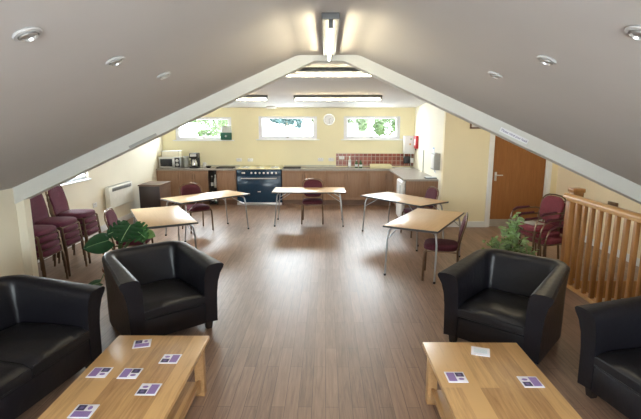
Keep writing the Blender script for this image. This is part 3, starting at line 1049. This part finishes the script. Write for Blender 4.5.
def stack_chair(loc, rz, label, fabric='maroon', group='maroon stacking chairs at the tables', name='stacking_chair'):
    t = thing(name, label, 'chair', loc, rz, group)
    b = MB(); seat_pad(b, .215, .225, .452, .078); b.build('seat', fabric, t)
    b = MB(); back_panel(b, .19, .215, .51, .875, .235, .315, .045); b.build('backrest', fabric, t)
    b = MB()
    b.tube([(-.20, .20, .405), (-.20, -.19, .405), (.20, -.19, .405), (.20, .20, .405), (-.20, .20, .405)], .010, 8)
    b.build('seat_frame', 'bronze', t)
    for s in (-1, 1):
        b = MB(); b.tube([(s * .205, -.17, .42), (s * .212, -.20, .40), (s * .218, -.21, .25), (s * .222, -.215, .0)], .015, 8); b.build('leg', 'bronze', t)
        b = MB(); b.tube([(s * .205, .225, .47), (s * .207, .215, .42), (s * .212, .225, .25), (s * .218, .25, .0)], .015, 8); b.build('leg', 'bronze', t)
    b = MB()
    pts = [(-.21, .225, .47), (-.215, .245, .60), (-.222, .285, .74)]
    for i in range(9):
        a = PI - PI * i / 8
        pts.append((.224 * (abs(math.cos(a)) ** .7) * (1 if math.cos(a) >= 0 else -1), (.297 + .018 * math.sin(a)), .78 + .115 * math.sin(a)))
    pts += [(.222, .285, .74), (.215, .245, .60), (.21, .225, .47)]
    b.tube(pts, .011, 8)
    b.build('back_frame', 'bronze', t)
    return t


C0 = stack_chair((-.28, 9.50, 0), 0, 'maroon chair tucked behind the centre table, facing the camera')
dup(C0, (-2.53, 8.76, 0), 38, 'maroon chair with arched back behind the left rear folding table')
dup(C0, (1.72, 8.42, 0), -75, 'maroon chair between the right rear table and the yellow wall')
dup(C0, (1.56, 5.98, 0), -106, 'maroon chair seen side-on at the nearest right table')
C1 = stack_chair((-2.72, 6.24, 0), 100, 'purple-seated chair at left front table, partly behind the plant leaves', 'plum')

# three stacks by the left wall
stacks = [(-3.71, 5.62, .70, 4), (-3.73, 6.16, .72, 4), (-3.76, 6.75, .74, 4)]
snames = ['nearest stack', 'middle stack', 'farthest stack']
ordn = ['bottom', 'second from bottom', 'third from bottom', 'topmost']
for si, (x, y, h, n) in enumerate(stacks):
    for k in range(n):
        dup(C1, (x - .010 * k + .0, y, .088 * k), 90 + (si - 1) * 1.5, 'purple stacking chair, %s of the %s by the left wall' % (ordn[k], snames[si]), 'stacked purple chairs by the left wall')


# ------------------------------------------------------------------ armchairs with bentwood-look metal arms (stack at right)
def arm_chair(loc, rz, label):
    t = stack_chair(loc, rz, label, 'maroon_red', 'stacked armchairs beside the newel post', 'metal_armchair')
    for s in (-1, 1):
        b = MB()
        b.tube([(s * .212, .262, .66), (s * .25, .22, .675), (s * .262, .1, .675), (s * .262, -.12, .665), (s * .262, -.19, .63), (s * .255, -.225, .55), (s * .235, -.235, .40), (s * .23, -.235, .3)], .011, 8)
        a_ = b.build('arm', 'bronze', t)
        b = MB(); b.tube([(s * .262, .1, .692), (s * .263, -.12, .683), (s * .263, -.18, .655)], .017, 10, radii=[.013, .018, .013]); b.build('arm_pad', 'maroon', a_)
    return t


A0 = arm_chair((3.14, 6.36, 0), -72, 'metal-armed wine red chair, bottom of the stack by the banister')
dup(A0, (3.08, 6.40, .08), -72, 'metal-armed wine red chair, middle of the stack by the banister')
dup(A0, (3.02, 6.44, .16), -72, 'metal-armed wine red chair, top of the stack by the banister')
t = thing('paper_leaflet', 'pale leaflet lying on the seat of the topmost metal-armed chair', 'leaflet', (2.96, 6.42, .659), -72)
b = MB(); b.box(-.13, .13, -.1, .12, 0, .006, .001); b.build('cover', plain('grey_card', (.42, .40, .38), .6), t)


# ------------------------------------------------------------------ leather tub seating
def tub(loc, rz, label, name, cat, W=.86, D=.86, cushions=1, group=None, zf=.695, zb=.785):
    t = thing(name, label, cat, loc, rz, group)
    th = .066     # half thickness of the shell
    hx, hy = W / 2 - th, D / 2 - th
    rc = .13
    path = []
    nf = 10
    for i in range(nf):
        path.append((-hx, -D / 2 + .015 + (hy - rc + D / 2 - .015) * i / nf))
    for i in range(9):
        a = PI - PI / 2 * i / 8
        path.append((-hx + rc + rc * math.cos(a), hy - rc + rc * math.sin(a)))
    m_ = 8
    for i in range(1, m_):
        path.append((-hx + rc + (2 * hx - 2 * rc) * i / m_, hy))
    for i in range(9):
        a = PI / 2 - PI / 2 * i / 8
        path.append((hx - rc + rc * math.cos(a), hy - rc + rc * math.sin(a)))
    for i in range(nf - 1, -1, -1):
        path.append((hx, -D / 2 + .015 + (hy - rc + D / 2 - .015) * i / nf))
    rings = []
    P2 = [Vector((p[0], p[1])) for p in path]
    for i, p in enumerate(P2):
        if i == 0:
            tg = P2[1] - P2[0]
        elif i == len(P2) - 1:
            tg = P2[-1] - P2[-2]
        else:
            tg = P2[i + 1] - P2[i - 1]
        tg.normalize()
        nrm = Vector((-tg.y, tg.x))       # outward (path runs clockwise seen from above)
        u = (p.y + D / 2) / D             # 0 front .. 1 back
        top = zf + (zb - zf) * min(1, u * 1.1) ** .9
        fl = .066 * (1 - u) ** 1.5 + .012      # outward roll of the lip, strongest at the arm fronts
        pushf = -.030 * max(0, 1 - u * 9)      # arm fronts lean forward at the top
        bk = max(0, min(1, (u - .72) / .25))   # the back is padded and slopes
        lo = -th - .055 * bk
        prof_ = [(lo, .10, 0), (lo, .30, 0), (lo, .42, 0), (lo * .6 - th * .34, .56, .2), (-th * .80, top - .07, .4), (-th * .62, top - .030, .7), (-th * .30, top - .010, .9), (th * .1, top - .002, 1), (fl * .5 + th * .5, top, 1), (fl * .95 + th * .75, top - .006, 1.1),
                 (fl + th * .98, top - .024, 1.1), (fl * .90 + th * 1.0, top - .052, .9), (fl * .50 + th * 1.0, top - .11, .5), (fl * .2 + th, top - .20, .2), (fl * .05 + th, top - .32, 0), (th, .25, 0), (th * .96, .085, 0)]
        rg = []
        for (o, z, f) in prof_:
            q = p + nrm * o
            rg.append((q.x, q.y + pushf * f, z))
        rings.append(rg)
    b = MB(); b.loft(rings)
    # cylindrical padding of the inner back
    sh = b.build('tub_body', 'leather', t, 35)
    ix = hx - th + .006
    iy = hy - th
    b = MB(); b.box(-ix, ix, -D / 2 + .022, iy - .02, .085, .288, .012); b.build('front_panel', 'leather', t)
    cw = 2 * ix / cushions
    for c in range(cushions):
        x0 = -ix + c * cw
        b = MB()
        # seat cushion, crowned
        nx, ny = 12, 12
        rings = []
        def cpt(x_, y_, z_): return (x_, y_, z_)
        y0_, y1_ = -D / 2 + .016, iy - .04
        xa, xb = x0 + .004, x0 + cw - .004
        for j in range(ny + 1):
            v = j / ny
            rg = []
            yy = y0_ + (y1_ - y0_) * v
            edge = min(1, min(v, 1 - v) * 14)
            e2 = math.sqrt(max(0, 1 - (1 - edge) ** 2))
            zt = .375 + .030 * e2 + .018 * math.sin(PI * v)
            zbm = .302
            for i in range(nx + 1):
                u_ = i / nx
                ee = min(1, min(u_, 1 - u_) * 9)
                e3 = math.sqrt(max(0, 1 - (1 - ee) ** 2))
                rg.append((xa + (xb - xa) * u_, yy + (.006 * math.sin(u_ * 9 + c) if 0 < j < ny else 0), zbm + (zt - zbm) * (.80 + .20 * e3) + .008 * math.sin(PI * u_) + .0035 * math.sin(u_ * 13 + v * 7)))
            rg.append((xb, yy, zbm)); rg.append((xa, yy, zbm))
            rings.append(rg)
        b.loft(rings)
        sc = b.build('seat_cushion', 'leather_seat', t, 60)
        b = MB(); b.tube([(xa + .01, y0_ - .001, .306), (xb - .01, y0_ - .001, .306)], .006, 8); b.tube([(xa + .01, y0_ + .002, .372), (xb - .01, y0_ + .002, .372)], .006, 8); b.build('piping', 'leather_seat', sc)
    for s in (-1, 1):
        for q in (-1, 1):
            b = MB()
            lx, ly = s * (W / 2 - .07), q * (D / 2 - .09)
            rings = [[(lx + a * r_, ly + c_ * r_, z) for a, c_ in ((-1, -1), (1, -1), (1, 1), (-1, 1))] for z, r_ in ((0, .026), (.09, .036))]
            b.loft(rings); b.build('leg', 'foot', t)
    return t


tub((-1.695, 4.38, 0), 41, 'black leather tub armchair at left, in front of the green plant', 'tub_armchair', 'armchair', group='black leather tub armchairs')
tub((1.72, 4.10, 0), -41, 'black leather tub armchair at right, in front of the banister', 'tub_armchair', 'armchair', group='black leather tub armchairs')
tub((-2.47, 2.98, 0), 80, 'black leather two-seat tub sofa at the left edge of the picture', 'tub_sofa', 'sofa', 1.46, .86, 2, 'black leather tub sofas')
tub((2.51, 2.62, 0), -78, 'black leather tub sofa at the right edge, cut off by the picture', 'tub_sofa', 'sofa', 1.46, .86, 2, 'black leather tub sofas')


# ------------------------------------------------------------------ coffee tables
def coffee_table(loc, rz, label):
    t = thing('coffee_table', label, 'coffee table', loc, rz, 'oak coffee tables')
    b = MB(); b.box(-.35, .35, -.60, .60, .418, .450, .004); b.build('tabletop', 'oak', t)
    for sx in (-1, 1):
        for sy in (-1, 1):
            b = MB()
            lx, ly = sx * .285, sy * .53
            b.box(lx - .035, lx + .035, ly - .035, ly + .035, 0, .4175, .004); b.build('leg', 'oak_dark', t)
    for sx in (-1, 1):
        b = MB(); b.box(sx * .285 - .012, sx * .285 + .012, -.494, .494, .355, .4175, .002)
        b.build('side_rail', 'oak_dark', t)
    for sy in (-1, 1):
        b = MB(); b.box(-.249, .249, sy * .53 - .012, sy * .53 + .012, .355, .4175, .002); b.build('end_rail', 'oak_dark', t)
        # arched lower bracket between the feet
    for sx in (-1, 1):
        b = MB()
        pl_ = [(-.494, .135), (.494, .135), (.494, .045)] + [(.494 - .10 * math.sin(PI / 2 * i / 5), .045 + .06 * (1 - math.cos(PI / 2 * i / 5))) for i in range(1, 6)] + [(-.394 - .10 * (1 - math.sin(PI / 2 * (5 - i) / 5)) , .045 + .06 * (1 - math.cos(PI / 2 * (5 - i) / 5))) for i in range(0, 6)]
        b.prism(pl_, sx * .285 - .012, sx * .285 + .012, 'X'); b.build('shelf_apron', 'oak_dark', t)
    b = MB(); b.box(-.272, .272, -.494, .494, .1, .125, .002); b.build('shelf', 'oak', t)
    return t


CT0 = coffee_table((-1.245, 2.66, 0), 0, 'oak coffee table at left with six purple coasters')
dup(CT0, (1.075, 2.575, 0), 0, 'oak coffee table at right with a blank white coaster')


# coasters: card with printed panels
def coaster(x, y, rz, label, kind):
    t = thing('coaster', label, 'coaster', (x, y, .4502), rz, 'coasters on the coffee tables')
    b = MB(); b.box(-.063, .063, -.063, .063, 0, .004, .0015); b.build('card', 'card', t)
    z0, z1 = .0041, .0046
    if kind == 'blank':
        b = MB(); b.box(-.045, .045, -.03, .035, z0, z1); b.build('faint_print', 'pale_ink', t)
        return t
    b = MB(); b.box(-.054, -.003, -.05, .05, z0, z1); b.build('purple_panel', 'purple_ink', t)
    b = MB(); b.box(.003, .054, .003, .05, z0, z1); d = b.build('dark_picture', 'navy_ink', t)
    b = MB(); b.box(.018, .04, .014, .036, z1, z1 + .0002); b.build('picture_detail', 'purple_dark', d)
    b = MB(); b.lathe([(.018, z0), (.018, z1), (.0001, z1)], 0, 0, 18, mat=Matrix.Translation((.028, -.024, 0)) @ Matrix.Scale(.7, 4, (0, 1, 0))); b.build('round_emblem', 'purple_ink', t)
    return t


coaster(-1.36, 3.12, 105, 'tilted coaster nearest the far edge of the left coffee table', 'q')
coaster(-1.075, 2.90, 180, 'coaster near right edge of left coffee table, second row from armchair', 'q')
coaster(-1.48, 2.72, 0, 'coaster nearest the left edge of the left coffee table', 'q')
coaster(-1.275, 2.71, 0, 'coaster in the middle of the left coffee table, flanked by others', 'q')
coaster(-1.085, 2.53, 180, 'coaster near right edge of left table, closer to the camera', 'q')
coaster(-1.37, 2.31, 90, 'coaster nearest the camera on the left coffee table', 'q')
coaster(1.11, 3.03, -18, 'plain white coaster with faint lettering on the right coffee table', 'blank')
coaster(.84, 2.69, 0, 'purple printed coaster near left edge of the right coffee table', 'q')
coaster(1.295, 2.64, 180, 'purple printed coaster near right edge of the right coffee table', 'q')
coaster(1.25, 2.20, 90, 'coaster cut by the bottom of the picture on the right table', 'q')


# ------------------------------------------------------------------ plants
def add_leaf(b, base, direction, size, up=Vector((0, 0, 1)), split=0, heart=.18, width=.42, curl=.12, fold=.1):
    """heart-shaped leaf blade with real thickness, optional monstera splits"""
    d = Vector(direction).normalized()
    side = d.cross(up)
    if side.length < 1e-3:
        side = Vector((1, 0, 0))
    side.normalize()
    nrm = side.cross(d).normalized()
    base = Vector(base)
    n = 22
    top, bot = [], []
    for s in (-1, 1):
        prev = None
        for i in range(n + 1):
            v = i / n
            along = -heart * (1 - v) ** 3 * 1.0 + v
            w_ = width * (math.sin(PI * min(1, (v * .92 + .08)) ** .75)) ** .8 if v < 1 else 0
            if split and .12 < v < .95 and (i % split == 0):
                w_ *= .45
            w_ = max(w_, .002)
            c = base + d * (along * size if abs(along) else 0) - nrm * (curl * size * v * v)
            cm = base + d * (max(0, along) * size) - nrm * (curl * size * v * v)
            e = c + side * (s * w_ * size) + nrm * (fold * size * (w_ / width) * .6) - Vector((0, 0, .04 * size * w_ / width))
            mid = (cm + e) / 2 + nrm * (.03 * size)
            row = [b.bm.verts.new(q) for q in (cm, mid, e)]
            row2 = [b.bm.verts.new(q - nrm * .0015) for q in (cm, mid, e)]
            if prev:
                p1, p2 = prev
                for a in range(2):
                    b.bm.faces.new((p1[a], p1[a + 1], row[a + 1], row[a]))
                    b.bm.faces.new((p2[a], row2[a], row2[a + 1], p2[a + 1]))
                b.bm.faces.new((p1[2], p2[2], row2[2], row[2]))
            prev = (row, row2)


random.seed(5)
PX, PY = -2.62, 5.45
t = thing('monstera_plant', 'potted cheese plant with large leaves behind the left armchair', 'plant', (PX, PY, 0))
b = MB(); b.lathe([(.11, 0), (.13, .01), (.16, .26), (.17, .26), (.17, .30), (.155, .30), (.145, .26)], n=28); b.build('pot', 'pot', t)
b = MB(); b.lathe([(.147, .25), (.147, .262), (.0001, .268)], n=24); b.build('soil', 'soil', t)
# leaves: (tip base offset, direction, size, split, material)
specs = [((-.03, -.10, .66), (-1, -.50, -.22), .29, 0, 'leaf', (.0, -.75, .65), .50),
         ((.26, -.10, .86), (-.15, -.75, -.50), .29, 4, 'leaf', (0, -.7, .65), .66),
         ((.18, -.06, .82), (-.85, -.45, -.28), .25, 4, 'leaf', (0, -.8, .6), .55),
         ((.30, -.12, .82), (.80, -.45, -.42), .24, 4, 'leaf2', (0, -.8, .6), .60),
         ((.44, -.12, .76), (.9, -.4, -.12), .15, 0, 'leaf3', (0, -.8, .6), .42),
         ((.42, -.14, .75), (.2, -.7, -.4), .14, 3, 'leaf2', (0, -.8, .6), .55),
         ((-.04, -.38, .22), (-.8, -.4, -.20), .17, 0, 'leaf', (0, -.5, .9), .45),
         ((.2, .15, 0.66), (.6, .6, -.1), .20, 3, 'leaf', (0, .4, .9), .5),
         ((.05, .15, .62), (-.2, .8, -.1), .18, 3, 'leaf', (0, .4, .9), .5)]
for base, d, s, sp, m_, up_, wd in specs:
    b = MB()
    bx, by, bz = base
    b.tube([(bx * .12, by * .12, .26), (bx * .3, by * .3, .26 + (bz - .26) * .55), (bx * .7, by * .7, bz - .02 if bz > .4 else .3), (bx, by, bz)], .008, 6, radii=[.010, .008, .006, .005])
    st = b.build('stalk', 'stem', t)
    b = MB(); add_leaf(b, base, d, s, Vector(up_), sp, .2, wd, .10, .06); lf = b.build('leaf', m_, t, 50)
    b = MB()
    D_ = Vector(d).normalized(); U_ = Vector(up_); S_ = D_.cross(U_).normalized(); N_ = S_.cross(D_)
    B_ = Vector(base)
    b.tube([B_ + N_ * .003, B_ + D_ * s * .45 + N_ * (.004 - .10 * s * .2), B_ + D_ * s * .85 + N_ * (.003 - .10 * s * .72)], .003, 6); b.build('midrib', 'leaf_rib' if m_ != 'leaf3' else 'leaf3', lf)

t = thing('leafy_pot_plant', 'bushy light green pot plant behind the right armchair', 'plant', (2.26, 5.50, 0))
b = MB(); b.lathe([(.11, 0), (.13, .01), (.15, .22), (.16, .22), (.16, .25), (.145, .25), (.135, .22)], n=28); b.build('pot', 'pot', t)
b = MB(); b.lathe([(.137, .21), (.137, .222), (.0001, .228)], n=24); b.build('soil', 'soil', t)
random.seed(11)
stems = []
bs = MB(); bl = MB(); bl2 = MB()
tips = [(-.42, -.02, .44), (-.36, -.08, .50), (-.30, -.02, .52), (-.24, .05, .60), (-.18, .0, .66), (-.12, -.1, .55), (-.05, .05, .78), (.02, 0, .86), (.10, .05, .94), (.0, -.08, .70), (.12, .0, .82), (.16, -.05, .66), (.22, .05, .60), (.28, 0, .54), (.1, -.12, .56), (.34, -.02, .50), (.05, .2, .6), (-.1, .2, .6), (.2, .2, .6), (-.02, -.05, .84), (.1, -.03, .92)]
for tx, ty, tz in tips:
    pts = []
    for i in range(7):
        u = i / 6
        pts.append(Vector((tx * u ** 1.2, ty * u ** 1.2, .22 + (tz - .22) * u ** .9 + .03 * math.sin(PI * u))))
    bs.tube(pts, .004, 5)
    for i in range(1, 7):
        for q in range(5):
            p = pts[i] + Vector((random.uniform(-.03, .03), random.uniform(-.03, .03), random.uniform(-.03, .03)))
            dd = Vector((random.uniform(-1, 1), random.uniform(-1, .6), random.uniform(-.7, .4)))
            add_leaf((bl if random.random() < .6 else bl2), p, dd, random.uniform(.05, .09), Vector((random.uniform(-.4, .4), -.4, 1)), 0, .05, .28, .15, .1)
bs.build('stems', 'stem', t); bl.build('foliage', 'bushleaf', t, 50); bl2.build('pale_foliage', 'leaf3', t, 50)


# ------------------------------------------------------------------ trees outside the kitchen windows
def tree(x, y, z, r, h, label, mat, seed, n=2400):
    random.seed(seed)
    t = thing('garden_tree', label, 'tree', (x, y, -3.0), 0, 'trees outside the kitchen windows')
    b = MB(); b.tube([(0, 0, 0), (.05, .02, (z + 3) * .6), (0, 0, z + 3)], .09, 8, radii=[.09, .05, .02]); b.build('trunk', 'trunk', t)
    b = MB()
    lobes = [(random.uniform(-.8, .8) * r, random.uniform(-.5, .5) * r, random.uniform(-.75, .75) * h, random.uniform(.25, .5)) for _ in range(14)]
    for i in range(n):
        a, e = random.uniform(0, 2 * PI), random.uniform(-1, 1)
        rr = random.uniform(.1, 1) ** .5
        lx, ly, lz, lr = random.choice(lobes)
        lr *= min(r, h * 1.3)
        p = Vector((lx + math.cos(a) * math.sqrt(1 - e * e) * lr * rr, ly + math.sin(a) * math.sqrt(1 - e * e) * lr * rr, z + 3 + lz + e * lr * rr))
        s = random.uniform(.04, .09)
        d = Vector((random.uniform(-1, 1), random.uniform(-1, 1), random.uniform(-1, 1))).normalized()
        q = d.orthogonal().normalized()
        k_ = d.cross(q) * .01
        v = [b.bm.verts.new(p + d * s), b.bm.verts.new(p + q * s * .45 + k_), b.bm.verts.new(p - d * s), b.bm.verts.new(p - q * s * .45 + k_)]
        b.bm.faces.new(v)
    b.build('crown', mat, t, 0)


M['tree_a'] = plain('green_tree_leaves', (0.08, 0.13, 0.045), .6, var=.5, scale=2)  # plain leaf green, mottled by noise
M['tree_b'] = plain('teal_tree_leaves', (0.04, 0.09, 0.095), .6, var=.5, scale=2)
tree(-4.1, 16.6, 1.95, .75, .75, 'green tree seen through the left kitchen window', 'tree_a', 1)
tree(-1.40, 16.6, 2.30, .62, .40, 'blue-green tree in the centre of the middle window', 'tree_b', 2)
tree(-.42, 15.2, 2.0, .22, .7, 'slim green tree at the right side of the middle window', 'tree_a', 3, 1100)
tree(.95, 16.9, 1.95, .60, .6, 'green tree in the left half of the right window', 'tree_a', 4)
tree(2.45, 17.6, 1.95, .62, .6, 'green tree in the right half of the right window', 'tree_a', 6)
